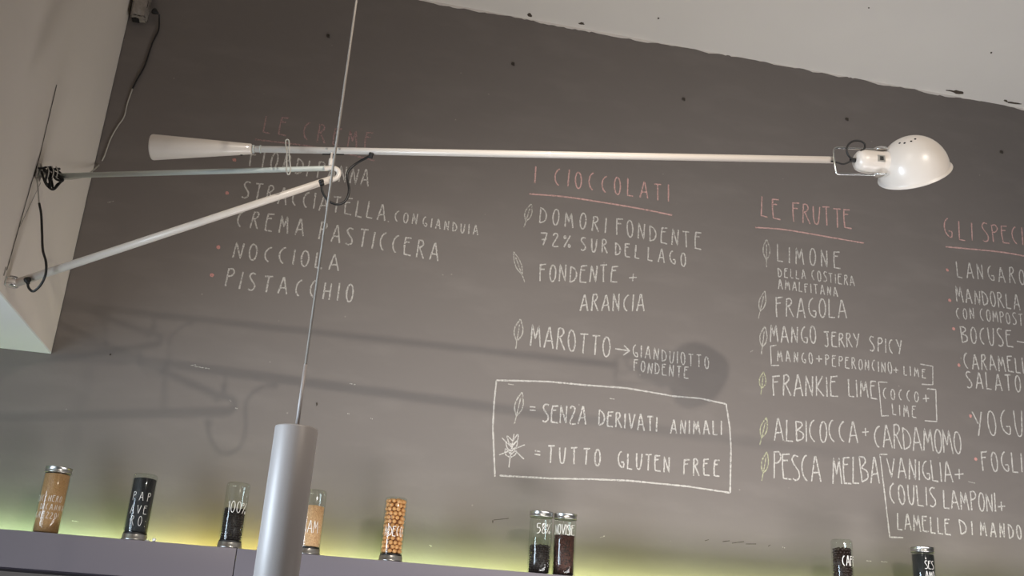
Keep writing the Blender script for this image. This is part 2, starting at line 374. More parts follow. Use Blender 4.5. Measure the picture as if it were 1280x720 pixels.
def word(bm, text, p0, p1, h, w, rr, lean=0):
    """letters of text spread from p0 to p1 (photo pixels of the baseline's ends) on the board, h pixels tall"""
    A, B = onY(*p0), onY(*p1)
    k = (onY(p0[0], p0[1]-h).z-A.z)       # height in metres
    tot = sum(G[c][0] for c in text); n = len(text)
    U = B.x-A.x
    if n > 1:
        gap = (U/k-tot)/(n-1); sx = 1.0
        if gap < .09: sx = (U/k-.09*(n-1))/tot; gap = .09
        if gap > .42: sx = min(1.35, (U/k-.42*(n-1))/tot); gap = (U/k-tot*sx)/(n-1)
    else: gap = 0; sx = 1
    x = 0
    for c in text:
        gw, st = G[c]; hh = k*rr.uniform(.94, 1.05); dy = rr.uniform(-.03, .03)*k; sl = rr.uniform(-.05, .05)+lean
        for s in st:
            s = smooth2(s) if c in 'BCDGJOPRSUZ2568YM'[:-2] else s
            pts = []
            for (a, b) in s:
                fx = (x+a*sx)*k; t = fx/U if U else 0
                pts.append((A.x+fx+sl*b*hh+rr.uniform(-.02, .02)*k*.3, A.z+(B.z-A.z)*t+dy+b*hh+rr.uniform(-.02, .02)*k*.3))
            ribbon(bm, pts, w, wall_place, rr)
        x += gw*sx+gap
def pxline(bm, pts, w, rr, curve=False):
    P = [(onY(*p).x, onY(*p).z) for p in pts]
    if curve: P = smooth2(P, 5)
    ribbon(bm, P, w, wall_place, rr)
def bullet(p, parent, m='pink'):
    bm = bmesh.new(); c = onY(*p); rr = random.Random(int(p[0])); vs = []
    for i in range(14):
        a = 2*math.pi*i/14; r = .0068*rr.uniform(.8, 1.15); vs.append(bm.verts.new((c.x+r*math.cos(a), -.0008, c.z+r*math.sin(a))))
    bm.faces.new(vs); bm.normal_update()
    obj('bullet_mark', bm, m, parent, smooth=False)
def leaf(tip, base, wpx, parent, m='chalk_thin'):
    bm = bmesh.new(); rr = random.Random(int(tip[0]*3+tip[1])); T = V((onY(*tip).x, onY(*tip).z)); B = V((onY(*base).x, onY(*base).z))
    d = T-B; n = V((-d.y, d.x)).normalized(); w = wpx/FPX*3.4/2; s = B+d*.26
    for sg in (1, -1):
        P = [s, s+(T-s)*.25+n*w*.85*sg, s+(T-s)*.55+n*w*sg, s+(T-s)*.85+n*w*.42*sg, T]
        ribbon(bm, smooth2([(p.x, p.y) for p in P]), .0048, wall_place, rr)
    ribbon(bm, [(B.x, B.y), (s.x, s.y), ((s+(T-s)*.75).x, (s+(T-s)*.75).y)], .0042, wall_place, rr)
    obj('leaf_drawing', bm, m, parent, smooth=False)
SW = .0056
def section(label, heading, underline, lines, leaves=(), bullets=(), extra=(), hm='pink', loc=(0, 0)):
    o = onY(*loc); t = thing('chalk_menu', (o.x, 0, o.z), label, 'writing')
    rr = random.Random(int(loc[0]))
    if heading:
        for w in heading:
            bm = bmesh.new(); word(bm, *w, SW, rr); obj('heading_word', bm, hm, t, smooth=False)
    if underline:
        bm = bmesh.new(); pxline(bm, underline, .0062, rr, True); obj('underline', bm, hm, t, smooth=False)
    for ws in lines:
        for w in ws:
            bm = bmesh.new(); word(bm, w[0], w[1], w[2], w[3], SW if w[3] > 15 else .0046, rr)
            obj('chalk_word', bm, 'chalk', t, smooth=False)
    for l in leaves: leaf(*l[:3], t, *(l[3:]))
    for b in bullets: bullet(b, t, 'pinkdot')
    for nm, pts, w, cv in extra:
        if nm in ('wheat_drawing', 'arrow_drawing'):
            bm = bmesh.new()
            for P in pts: pxline(bm, P, w, rr, cv)
            obj(nm, bm, 'chalk', t, smooth=False)
        else:
            for P in pts:
                bm = bmesh.new(); pxline(bm, P, w, rr, cv); obj(nm, bm, 'chalk', t, smooth=False)
    return t
section('chalk list headed LE CREME in dull pink, flavours in white behind the lamp arms',
    [('LE', (329, 165), (357, 169.5), 22), ('CREME', (378, 174.5), (464, 188.5), 22)], [(319, 174.5), (381, 182), (425, 190), (468, 201)],
    [[('FIOR', (311, 208), (362, 214), 21), ('DI', (369, 217.5), (384, 220.5), 20), ('PANNA', (396, 222.5), (460, 233.5), 20)],
     [('STRACCIATELLA', (302, 247), (481, 276), 21), ('.', (485, 278), (487, 278), 16), ('CON', (493, 276.5), (521, 280.5), 13), ('GIANDUIA', (528, 283), (597, 294), 12)],
     [('CREMA', (295, 283.5), (379, 294.5), 21), ('PASTICCERA', (398, 298.5), (547, 326.5), 22)],
     [('NOCCIOLA', (291, 322.5), (423, 338), 20)],
     [('PISTACCHIO', (281, 358.5), (440, 378.5), 22)]],
    bullets=[(293, 200), (284, 241.5), (273, 309), (265, 344)], hm='pinkdim', loc=(281, 380))
section('chalk list headed I CIOCCOLATI in pink, underlined, in the middle of the board',
    [('I', (668.6, 229.5), (669, 229.5), 22), ('CIOCCOLATI', (693, 231.5), (836, 252), 21)], [(661.6, 242.5), (705, 246), (756, 253.5), (800, 261), (840, 269)],
    [[('DOMORI', (674, 278.5), (757, 291), 19), ('FONDENTE', (770, 293.5), (876, 312.5), 20.5)],
     [('72%', (675, 306.5), (713, 309.5), 16), ('SUR', (726, 312.5), (759, 317), 16), ('DEL', (769, 318.5), (799, 323.5), 16), ('LAGO', (810, 325.5), (857, 333), 17)],
     [('FONDENTE', (674, 352), (771, 353), 21), ('+', (786, 353.5), (797, 353), 15)],
     [('ARANCIA', (725, 388.5), (805, 389), 21)],
     [('MAROTTO', (663, 433), (762, 446), 26)],
     [('GIANDUIOTTO', (791, 445.5), (886, 461), 15)],
     [('FONDENTE', (792, 463.5), (860, 473.5), 14)]],
    leaves=[((664, 255), (655, 284), 9), ((642, 315), (656, 353), 8), ((650.5, 399), (644.5, 436), 11)],
    extra=[('arrow_drawing', [[(769, 436), (787, 438.5)], [(780, 432), (787, 438.5), (779, 444)]], .005, False)], loc=(760, 475))
section('white chalk framed legend box explaining the leaf and crossed wheat symbols',
    None, None,
    [[('=', (662, 517), (669, 517), 14), ('SENZA', (678, 527), (732, 531), 22), ('DERIVATI', (748, 532), (821, 540), 19.5), ('ANIMALI', (838, 541.5), (902, 543.5), 17.5)],
     [('=', (668, 572), (677, 573), 14), ('TUTTO', (684, 578), (750, 582.5), 21), ('GLUTEN', (772, 584.5), (837, 590.5), 20), ('FREE', (854, 593.5), (899, 595.5), 20)]],
    leaves=[((652.5, 490.5), (643, 530), 10)],
    extra=[('frame_line', [[(620.5, 475.5), (650, 476), (685, 477), (733, 481.5), (782, 485), (815, 490.5), (840, 495), (875, 498), (907.5, 505)],
                           [(907.5, 505), (912, 533), (913.7, 560), (912.5, 616)],
                           [(912.5, 616), (860, 608), (785, 600.7), (740, 599), (687, 598), (624.5, 594.5)],
                           [(620.5, 475.5), (617.5, 505), (616, 533), (618.7, 596)]], .0062, False),
           ('wheat_drawing', [[(642.5, 542.5), (639, 562), (636, 584.5)], [(623.7, 568.7), (656, 556)], [(627.5, 547.5), (655, 574)],
                              [(640.5, 551), (634, 545), (636, 553), (640, 556)], [(641, 551), (647, 543), (647, 550), (640.5, 556)],
                              [(640, 559), (633, 553), (634, 560), (639.5, 564)], [(640, 559), (646, 551), (646, 557), (639.5, 564)],
                              [(638.5, 568), (632, 561), (632, 568), (638, 572)], [(638.8, 568), (645, 563), (644, 568), (638, 572)]], .004, True)], loc=(760, 616))
section('chalk list headed LE FRUTTE in pink, long white entries with leaf drawings',
    [('LE', (951.5, 270.5), (975, 274.5), 24), ('FRUTTE', (991, 276.5), (1064, 286.5), 23)], [(944, 284.4), (975, 286.5), (1005, 291), (1045, 298), (1080, 304)],
    [[('LIMONE', (972, 327), (1050, 336), 21)], [('DELLA', (973, 346), (1007, 349.5), 11)] + [('COSTIERA', (1015, 350), (1068, 357.5), 12)],
     [('AMALFITANA', (973, 361), (1047, 371), 11.5)], [('FRAGOLA', (970, 396), (1058, 398), 24)],
     [('MANGO', (963, 428), (1020, 429.5), 21), ('JERRY', (1031, 433), (1075, 435), 18), ('SPICY', (1087.5, 438.5), (1128, 443.5), 17)],
     [('MANGO', (972, 451.5), (1016, 454.5), 13), ('+', (1020, 454), (1029, 455), 13), ('PEPERONCINO', (1032, 456.5), (1115, 467), 13.5), ('+', (1117, 467), (1126, 468), 11), ('LIME', (1130, 469), (1157, 473), 11.5)],
     [('FRANKIE', (966, 495), (1047, 495.5), 26), ('LIME', (1061, 495), (1096, 499), 21.5)],
     [('COCCO', (1104, 498.5), (1148, 502.5), 13), ('+', (1154, 504), (1166, 504), 14)], [('LIME', (1116, 518.5), (1145, 522), 14)],
     [('ALBICOCCA', (968, 551), (1072, 553.5), 27), ('+', (1078, 547), (1088, 547), 15), ('CARDAMOMO', (1093, 559), (1202, 567.5), 29)],
     [('PESCA', (967, 598.5), (1026, 602), 32), ('MELBA', (1041, 604), (1099, 604), 34)],
     [('VANIGLIA', (1110, 597), (1191, 603), 25), ('+', (1194, 602), (1208, 602), 20)], [('COULIS', (1113, 629.5), (1170, 633), 24), ('LAMPONI', (1180, 635.5), (1245, 640), 23), ('+', (1248, 641), (1260, 641), 17)],
     [('LAMELLE', (1122, 661.5), (1188, 668), 20), ('DI', (1201, 668), (1216, 669), 17.5), ('MANDOR', (1226, 669.5), (1288, 675), 17.5)]],
    leaves=[((958, 299), (958, 334), 10), ((956, 364), (948, 398), 9), ((956, 408), (951.5, 443), 10), ((954.5, 465), (951, 493), 9, 'green'), ((958, 522), (949.7, 556), 9, 'green'), ((958.7, 565), (952, 601), 9, 'green')],
    extra=[('bracket_line', [[(970.5, 431.6), (963, 432.7), (964, 457), (973.7, 456.7)], [(1150, 455), (1165.8, 458), (1165.8, 481), (1152, 480.4)]], .0046, False),
           ('bracket_line', [[(1109, 478), (1098, 477.5), (1101.9, 520), (1110.6, 519.6)], [(1158.6, 486), (1169.5, 487), (1170.8, 527), (1155.8, 526)]], .005, False),
           ('bracket_line', [[(1109, 568), (1099.7, 568), (1106, 620), (1112, 671.5), (1129, 672)]], .0054, False)], loc=(1080, 680))
section('chalk list at the right edge of the photo, heading cut off after GLI SPECI',
    [('GLI', (1181, 297), (1216, 301.5), 24), ('SPECI', (1229, 301.5), (1279, 306), 22)], [(1182, 308.6), (1215, 311.5), (1253, 315.4), (1285, 321)],
    [[('LANGARO', (1197, 346.5), (1281, 356), 19)], [('MANDORLA', (1196, 377), (1275, 387.5), 18)], [('CON', (1196, 398), (1218, 399), 13.5), ('COMPOST', (1226, 400.5), (1279, 407), 14)],
     [('BOCUSE', (1202, 428), (1266, 434), 21), ('-', (1271.5, 435), (1285, 436.5), 17)], [('CARAMELL', (1206, 460.5), (1285, 466.5), 19)], [('SALATO', (1209, 485), (1276, 490), 20.5)],
     [('YOGU', (1219, 544), (1280, 545), 31)], [('FOGLI', (1228, 588.5), (1278, 590.5), 24)]],
    bullets=[(1184, 337.5), (1187, 375.5), (1192, 411), (1198.5, 456.5), (1213, 520), (1219.5, 574)], loc=(1230, 600))
# stray chalk ticks on the board
rr = random.Random(9)
bm = bmesh.new()
for a, b in [((134, 253.5), (142, 251.5)), ((238, 457), (246, 456)), ((243, 458), (262, 461)), ((437, 479.5), (445, 481)), ((463, 523), (466, 524)), ((287, 500), (289, 502)), ((294, 510), (297, 511)), ((434, 517), (438, 518)), ((635, 480), (642, 481)), ((762, 498), (768, 499)), ((1083, 701), (1089, 701.5)), ((1101, 702), (1109, 702.5)), ((750, 672), (756, 670)), ((90, 651), (98, 652)), ((1210, 602), (1219, 604)), ((536, 681), (540, 683)), ((977, 683.5), (981, 685)), ((938, 440), (941, 438))]:
    pxline(bm, [a, b], .003, rr)
obj('chalk_ticks', bm, 'chalk_thin', wall, smooth=False, kind='stuff')
bm = bmesh.new()
for a, b in [((881, 676), (886, 674.5)), ((903, 677), (912, 676)), ((915, 679), (930, 677)), ((932, 680), (945, 680)), ((960, 683), (963, 681)), ((617, 650), (636, 648))]:
    pxline(bm, [a, b], .0022, rr)
obj('pencil_scratches', bm, 'crack', wall, smooth=False, kind='stuff')

# ------------------------------------------------------------------ jars
JR, JH = .0345, .192
def jar(px, py, Yj, label, up, fill, content, text, text_v, tw, tx0=None, radius=JR, lid_h=.018, stuff=None, rot=0):
    """px: photo pixel x where the jar's foot stands; up: lid on top; fill: fraction filled"""
    lo, hi = -1.5, 3.0
    b = onY(px, py, Yj); c = V((b.x, Yj, ZS)); r = radius
    t = thing('glass_jar', c, label, 'jar', 'glass jars standing on the wall shelf')
    if not up: z0, z1 = lid_h, JH          # glass between
    else: z0, z1 = 0, JH-lid_h
    bm = bmesh.new()
    if up: prof = [(r*.90, .001), (r, .006), (r, z1-.012), (r*.93, z1-.004), (r*.93, z1)]
    else: prof = [(r*.93, z0), (r*.93, z0+.004), (r, z0+.012), (r, z1-.008), (r*.95, z1-.002), (r*.86, z1)]
    add_lathe(bm, c, (0, 0, 1), prof, 48); obj('glass_body', bm, 'glass', t)
    # metal lid
    bm = bmesh.new(); zl = JH-lid_h if up else 0
    lr = r*1.04
    add_lathe(bm, c+V((0, 0, zl)), (0, 0, 1), [(lr*.95, 0), (lr, .001), (lr, .003), (lr*.975, .004), (lr*.975, lid_h-.004), (lr, lid_h-.003), (lr*.985, lid_h-.0005), (lr*.9, lid_h)] if up else
              [(lr*1.02, 0), (lr*1.04, .002), (lr*1.04, .005), (lr*.98, .006), (lr*.98, lid_h-.002), (lr*.94, lid_h)], 48)
    obj('lid', bm, 'steel', t)
    if not up:
        bm = bmesh.new(); add_lathe(bm, c+V((0, 0, lid_h)), (0, 0, 1), [(r*.955, 0), (r*.955, .005)], 40); obj('seal_ring', bm, 'black', t)
    # contents
    base = z0+.004+(0.002 if not up else 0); top = z0+(z1-z0)*fill
    ri = r*.93; rr = random.Random(int(px)); bm = bmesh.new()
    if stuff is None:
        add_lathe(bm, c, (0, 0, 1), [(ri*.95, base), (ri, base+.004), (ri, top-.002), (ri*.7, top+.0005), (ri*.2, top+.001)], 40)
        obj('contents', bm, content, t, kind='stuff')
    else:
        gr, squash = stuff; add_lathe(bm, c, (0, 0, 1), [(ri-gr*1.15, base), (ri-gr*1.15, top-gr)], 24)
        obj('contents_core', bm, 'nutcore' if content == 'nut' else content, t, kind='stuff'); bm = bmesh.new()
        z = base+gr; row = 0; tmp = bmesh.new(); bmesh.ops.create_icosphere(tmp, subdivisions=2 if gr > .004 else 1, radius=1)
        vs = [v.co.copy() for v in tmp.verts]; fs = [[v.index for v in f.verts] for f in tmp.faces]; tmp.free()
        def put(p, g):
            R = Matrix.Rotation(rr.uniform(0, 6.28), 3, V((rr.uniform(-1, 1), rr.uniform(-1, 1), rr.uniform(-1, 1))).normalized()) @ Matrix.Diagonal((g, g*squash, g*squash))
            nv = [bm.verts.new(p+R@v) for v in vs]
            for f in fs: bm.faces.new([nv[i] for i in f])
        while z < top-gr*.4:
            rad = ri-gr; n = max(5, int(2*math.pi*rad/(2.02*gr)))
            for i in range(n):
                a = 2*math.pi*(i+.5*(row % 2))/n+rr.uniform(-.1, .1)
                put(c+V((rad*math.cos(a), rad*math.sin(a), z+rr.uniform(-.12, .12)*gr)), gr*rr.uniform(.9, 1.04))
            z += gr*1.72; row += 1
        for i in range(int((ri/gr)**2*.9)):
            a = rr.uniform(0, 6.28); q = (ri-gr)*math.sqrt(rr.random()); put(c+V((q*math.cos(a), q*math.sin(a), top-gr*rr.uniform(.2, 1.2))), gr*rr.uniform(.9, 1.05))
        obj('contents', bm, content, t, kind='stuff')
    # marker lettering round the glass
    bm = bmesh.new(); face = math.atan2(CAM.y-c.y, CAM.x-c.x)+rot
    rt = r+.0006
    def cplace(u, v, lift): return c+V(((rt+lift)*math.cos(face+u/r), (rt+lift)*math.sin(face+u/r), v))
    for (s, vv, h, x0, x1) in text:
        n = len(s); tot = sum(G[ch][0] for ch in s)*h; W = x1-x0
        gap = (W-tot)/(n-1) if n > 1 else 0; sx = 1
        if n > 1 and gap < h*.10: sx = (W-h*.10*(n-1))/tot; gap = h*.10
        x = x0
        for ch in s:
            gw, st = G[ch]; dz = rr.uniform(-.03, .03)*h
            for q in st:
                q = smooth2(q) if ch in 'BCDGJOPRSUZ2568' else q
                ribbon(bm, [(x+a*h*sx, vv+dz+bb*h) for a, bb in q], tw*.72, cplace, rr)
            x += gw*h*sx+gap
    obj('marker_lettering', bm, 'ink', t, smooth=False)
    return t
YJ = -.150
jar(57, 664, -.135, 'glass jar of light brown cane sugar with a steel lid on top, furthest left', True, .99, 'cane',
    [('ZUCCHERO', .090, .017, -.050, .026), ('DI CANNA'.replace(' ', ''), .066, .016, -.030, .040), ('GREZZO!', .042, .017, -.042, .026)], 0, .0016, radius=.0365)
jar(168, 672, -.158, 'upturned glass jar of blue-black poppy seeds lettered PAPAVERO, standing on its lid', False, .93, 'poppy',
    [('PAP', .112, .024, -.026, .024), ('AVE', .075, .024, -.026, .020), ('RO:', .040, .027, -.020, .024)], 0, .0018)
jar(287, 681, -.158, 'upturned glass jar half full of dark chocolate, lettered 100%', False, .56, 'choc',
    [('100%', .101, .033, -.022, .036)], 0, .0022, stuff=(.0038, .8))
jar(385, 689, -.158, 'upturned glass jar of pale sesame seeds, partly behind the hanging cylinder lamp', False, .73, 'sesame',
    [('SAM', .062, .036, -.024, .021)], 0, .0024)
jar(488, 699, -.158, 'upturned glass jar full of round golden hazelnuts', False, .96, 'nut',
    [('NDECO', .074, .029, -.026, .030)], 0, .0026, stuff=(.0072, 1))
jar(673, 716, YJ, 'glass jar half full of near-black chips, lettered 58%, left of a touching pair', True, .51, 'choc',
    [('58%', .122, .030, -.012, .032)], 0, .0022, stuff=(.0040, .8), radius=.0362)
jar(703.5, 718.5, YJ, 'glass jar of red-brown flakes, right of a touching pair of steel-lidded jars', True, .72, 'rooibos',
    [('NOVISIE', .124, .031, -.034, .032)], 0, .0022, stuff=(.0026, .45), radius=.0362)
jar(1055, 745, YJ, 'glass jar of dark coffee beans with a clear rounded top, right of the middle', False, .84, 'bean',
    [('CAFF', .105, .032, .000, .050)], 0, .0034, stuff=(.0050, .62), radius=.0350)
jar(1158, 756, YJ, 'steel-lidded glass jar full of black seeds, furthest right on the shelf', True, .97, 'blackses',
    [('SES', .118, .026, .004, .036), ('AMO', .084, .026, .004, .036)], 0, .0024, radius=.0375)
c = onY(192.5, 675.5, YS+.008); bm = bmesh.new(); bmesh.ops.create_icosphere(bm, subdivisions=2, radius=.0055, matrix=Matrix.Translation((c.x, c.y, ZS+.005)))
tag(obj('glint_ball', bm, 'glint'), 'tiny white bead on the shelf edge beside the poppy seed jar', 'highlight')  # a glint on the shelf edge, modelled as a small white ball
bm = bmesh.new()
for dx in (-.022, -.016): bmesh.ops.create_icosphere(bm, subdivisions=1, radius=.0025, matrix=Matrix.Translation((c.x+dx, c.y+.002, ZS+.0022)))
tag(obj('crumb', bm, 'glint'), 'pale crumbs between the poppy seed jar and the white bead', 'crumb', None)['kind'] = 'stuff'

# ------------------------------------------------------------------ swing-arm wall lamp
piv = onX(46, 215, XW); pv2 = onX(7, 353, XW); YP = (piv.y+pv2.y)/2
XP = XW+.035
lamp = thing('swing_arm_lamp', (XW, YP, pv2.z), 'long white swing-arm wall lamp with domed shade and cone counterweight', 'lamp')
YJt = -.967
RA = onY(420, 188.3, YJt); RB = onY(1041, 200, -1.21)
rd = (RB-RA).normalized()
def on_rod(px):
    lo, hi = -1.0, 1.6
    for _ in range(50):
        m = (lo+hi)/2
        if proj(RA+(RB-RA)*m)[0] < px: lo = m
        else: hi = m
    return RA+(RB-RA)*lo
def near(x, y, dy=0.0):                    # point of the lamp's own plane near the joint
    return onY(x, y, YJt+dy)
bm = bmesh.new(); add_rod(bm, on_rod(313), RB, .0086, .0090, 28); obj('long_arm', bm, 'white', lamp)
c0, c1 = on_rod(191), on_rod(314.5)
bm = bmesh.new(); L = (c1-c0).length; add_lathe(bm, c0, rd, [(.026, -.001), (.0325, 0), (.0330, .003), (.0328, .006), (.0136, L-.001), (.0125, L), (.009, L+.001)], 48); obj('counterweight', bm, 'white', lamp, label='tapering white cone weight')
bm = bmesh.new(); add_rod(bm, c1+rd*.004, c1+rd*.0065, .0108, .0108, 28); add_rod(bm, c1+rd*.022, c1+rd*.0235, .0104, .0104, 28); obj('collar', bm, 'white2', lamp)
bm = bmesh.new(); pp = onY(302, 194.5, c1.y); p = on_rod(302)-UP*.0155; add_lathe(bm, p+UP*.003, -UP, [(.004, 0), (.004, .004), (.002, .005)], 12); obj('screw', bm, 'black', lamp)
# struts
low0 = pv2+V((.024, 0, .001)); lowj = near(417, 223)
bm = bmesh.new(); add_rod(bm, low0, lowj, .0110, .0088, 28); obj('lower_strut', bm, 'white', lamp)
up0 = piv+V((.050, 0, -.004)); upj = near(412, 210.5)
bm = bmesh.new(); add_rod(bm, up0, upj, .0074, .0068, 24); obj('upper_strut', bm, 'white2', lamp)
# joint: curved fork and vertical pivot
bm = bmesh.new()
arcp = spline([near(405, 211), near(416, 210), near(422.5, 213), near(423.5, 218), near(420, 223), near(412, 225.5)], 8)
add_tube(bm, arcp, .0062, 12); obj('joint_fork', bm, 'white', lamp)
bm = bmesh.new(); add_lathe(bm, near(413, 207), near(415, 189)-near(413, 207), [(.0048, 0), (.0056, .002), (.0056, .016), (.0048, .019), (.0026, .020), (.0026, (near(415, 189)-near(413, 207)).length)], 20); obj('pivot_pin', bm, 'white', lamp)
pa, pb = on_rod(403)-UP*.0090, on_rod(430)-UP*.0090
bm = bmesh.new(); add_rod(bm, pa, pb, .0022, .0022, 8); obj('pivot_plate', bm, 'dark', lamp)
for q in (409, 425):
    bm = bmesh.new(); p = on_rod(q)+UP*.0035-FW*.0078; add_lathe(bm, p, -FW, [(.0026, -.001), (.0026, .0010), (.0012, .0014)], 12); obj('screw', bm, 'steel', lamp)
# hook clip
hc = on_rod(360.5); a0, a1 = near(360.5, 175), near(362, 219)
bm = bmesh.new(); w = RT*.0055
pts = spline([a0, a0+w*.8-UP*.006, a0.lerp(a1, .45)+w*.6, a0.lerp(a1, .85)+w, a1, a0.lerp(a1, .85)-w*.9, a0.lerp(a1, .45)-w*.4, a0-w*.8-UP*.006, a0], 6)
pts = [p-FW*.012 for p in pts]
add_tube(bm, pts[:-1], .0017, 8, closed=True); obj('cable_clip', bm, 'cord', lamp)
# black cable between lower strut and long arm
bm = bmesh.new()
pl = near(403, 228.5)-FW*.012; pr = on_rod(464)-UP*.010-FW*.004
add_tube(bm, spline([pl-UP*.006, near(404, 240)-FW*.01, near(411, 251)-FW*.012, near(423, 256)-FW*.012, near(433, 251)-FW*.01, near(437, 238)-FW*.008, near(434, 222), near(436, 213), near(446, 204), pr-UP*.003-RT*.004, pr], 8), .0031, 10)
obj('joint_cable', bm, 'black', lamp)
for p, d in ((pl, (near(404, 238)-near(402, 228))), (pr, -UP-RT*.3)):
    bm = bmesh.new(); d = d.normalized(); add_lathe(bm, p-d*.006, d, [(.0055, 0), (.0066, .001), (.0066, .006), (.0052, .007), (.0060, .008), (.0060, .014), (.004, .015)], 18); obj('cable_gland', bm, 'black', lamp)
# wall fixings
bm = bmesh.new(); ZZ = V((0, 0, 1))
add_box(bm, piv+V((.0015, -.016, -.022)), piv+V((.010, .016, .022)), .002); add_box(bm, piv+V((.008, -.009, -.012)), piv+V((.036, .009, .010)), .002)
obj('upper_bracket', bm, 'steel', lamp)
bm = bmesh.new(); add_box(bm, pv2+V((.0012, -.012, -.010)), pv2+V((.004, .012, .014)), .001); add_box(bm, pv2+V((.003, -.006, -.004)), pv2+V((.012, .006, .006)), .001); obj('lower_bracket', bm, 'white2', lamp)
bm = bmesh.new(); q = pv2+V((.0165, 0, -.0105)); add_lathe(bm, q, ZZ, [(.012, 0), (.0165, .001), (.0165, .006), (.013, .007)], 28); obj('pivot_cap', bm, 'chrome', lamp)
bm = bmesh.new(); q = pv2+V((.0165, 0, .008)); add_lathe(bm, q, ZZ, [(.0165, 0), (.0165, .005), (.010, .007), (.010, .010)], 28); obj('pivot_cap', bm, 'chrome', lamp)
bm = bmesh.new(); q = pv2+V((.0165, 0, -.0035)); add_lathe(bm, q, ZZ, [(.0175, 0), (.0175, .0115)], 28); obj('pivot_ring', bm, 'white', lamp)
bm = bmesh.new(); add_box(bm, onX(4, 345, XW)+V((.0012, -.004, 0)), onX(5.5, 336, XW)+V((.004, .002, .006))); obj('mounting_screw', bm, 'steel', lamp)
# black lead at the wall, upper fixing to lower strut
Yc = piv.y
def npv(x, y, dx=0.0): return onY(x, y, Yc-.012-dx)
bm = bmesh.new(); endp = low0.lerp(lowj, .035)-FW*.016
add_tube(bm, spline([npv(49, 254), npv(51.5, 268), npv(52.5, 290), npv(53.5, 312, .06), npv(57.5, 328, .09), npv(57, 343, .09), npv(51, 356, .075), npv(42, 364, .06), npv(36, 360, .05), npv(34, 351, .05)], 8), .0033, 10); obj('wall_cable', bm, 'black', lamp)
bm = bmesh.new(); d = (npv(36, 361, .05)-npv(34, 351, .05)).normalized(); add_lathe(bm, npv(33.8, 347.5, .05), d, [(.0075, 0), (.009, .002), (.009, .008), (.006, .012), (.0045, .017)], 20); obj('cable_gland', bm, 'black', lamp)
bm = bmesh.new(); add_tube(bm, spline([npv(46, 222), npv(47.5, 236), npv(49, 255)], 6), .0020, 8); obj('wall_cable', bm, 'cord', lamp, label='thin white bare end of the wall lead')
# tangled coil of spare cable at the upper fixing
bm = bmesh.new(); rr = random.Random(4)
loops = [[(50, 212), (58, 209), (66, 211), (73, 214), (79, 222), (73, 231), (66, 237), (58, 231), (54, 222), (52, 214)],
         [(54, 213), (62, 217), (65, 228), (67, 236), (72, 230), (79, 225), (74, 219), (66, 214), (60, 210)],
         [(52, 216), (56, 226), (63, 234), (61, 222), (60, 212), (64, 209), (69, 218), (78, 226), (70, 224), (66, 219), (58, 213)],
         [(48, 210), (55, 211), (59, 216), (57, 226), (60, 231), (64, 224), (68, 212), (75, 211)]]
for k, lp in enumerate(loops):
    P = [npv(x, y, rr.uniform(-.012, .012)+.004*k) for x, y in lp]
    add_tube(bm, spline(P, 6), .0030, 8)
obj('cable_coil', bm, 'black', lamp, label='knotted coil of spare black cable')
bm = bmesh.new()
for x in (59, 65, 70): add_tube(bm, spline([npv(x, 208, .02), npv(x+2.2, 214, .026), npv(x+.5, 222, .022)], 5), .0016, 6)
obj('cable_tie', bm, 'cord', lamp)

# lamp head ---------------------------------------------------------
HY = -1.225
def hp(x, y, toward=0.0): return onY(x, y, HY)-FW*toward
sc_m = (hp(1043, 200)-hp(1083, 200)).length/40        # metres per pixel here
fork = lamp
bm = bmesh.new()
pts = [hp(1112, 188), hp(1095, 187.2), hp(1070, 186), hp(1052, 185), hp(1045, 185.2), hp(1042.2, 188), hp(1042.2, 195), hp(1043, 202), hp(1044, 210), hp(1045, 215), hp(1048, 217.6), hp(1060, 218), hp(1085, 218.6), hp(1116, 220)]
add_tube(bm, spline(pts, 4), .0028, 10); obj('yoke', bm, 'chrome', lamp, label='chrome wire yoke holding the socket')
for (x, y) in ((1101, 186.0), (1101, 219.0)):
    bm = bmesh.new(); ax = UP if y < 200 else -UP; p = hp(x, y)
    x_, y_, d_ = frame_of(ax); add_lathe(bm, p-ax*.004, ax, [(.020, 0), (.0225, .0015), (.0215, .004), (.013, .0085), (.005, .0105)], 28); obj('yoke_washer', bm, 'chrome', lamp)
s0, s1 = hp(1069, 200.5), hp(1122, 206.3); sd = (s1-s0).normalized(); SL = (s1-s0).length; r = 12.8*sc_m
bm = bmesh.new(); add_lathe(bm, s0, sd, [(r*.30, 0), (r*.62, .002), (r*.86, .008), (r*.97, .016), (r, .026), (r*1.02, SL*.55), (r*1.02, SL*.62), (r*1.06, SL*.63), (r*1.07, SL+.02)], 40); sk = obj('socket_housing', bm, 'white', lamp)
bm = bmesh.new(); add_lathe(bm, s0-sd*.014, sd, [(.004, 0), (.0058, .001), (.0058, .012), (.0058, .016)], 16); obj('cable_gland', bm, 'black', lamp)
bm = bmesh.new(); sp = hp(1093, 197); vdir = (CAM-sp).normalized()
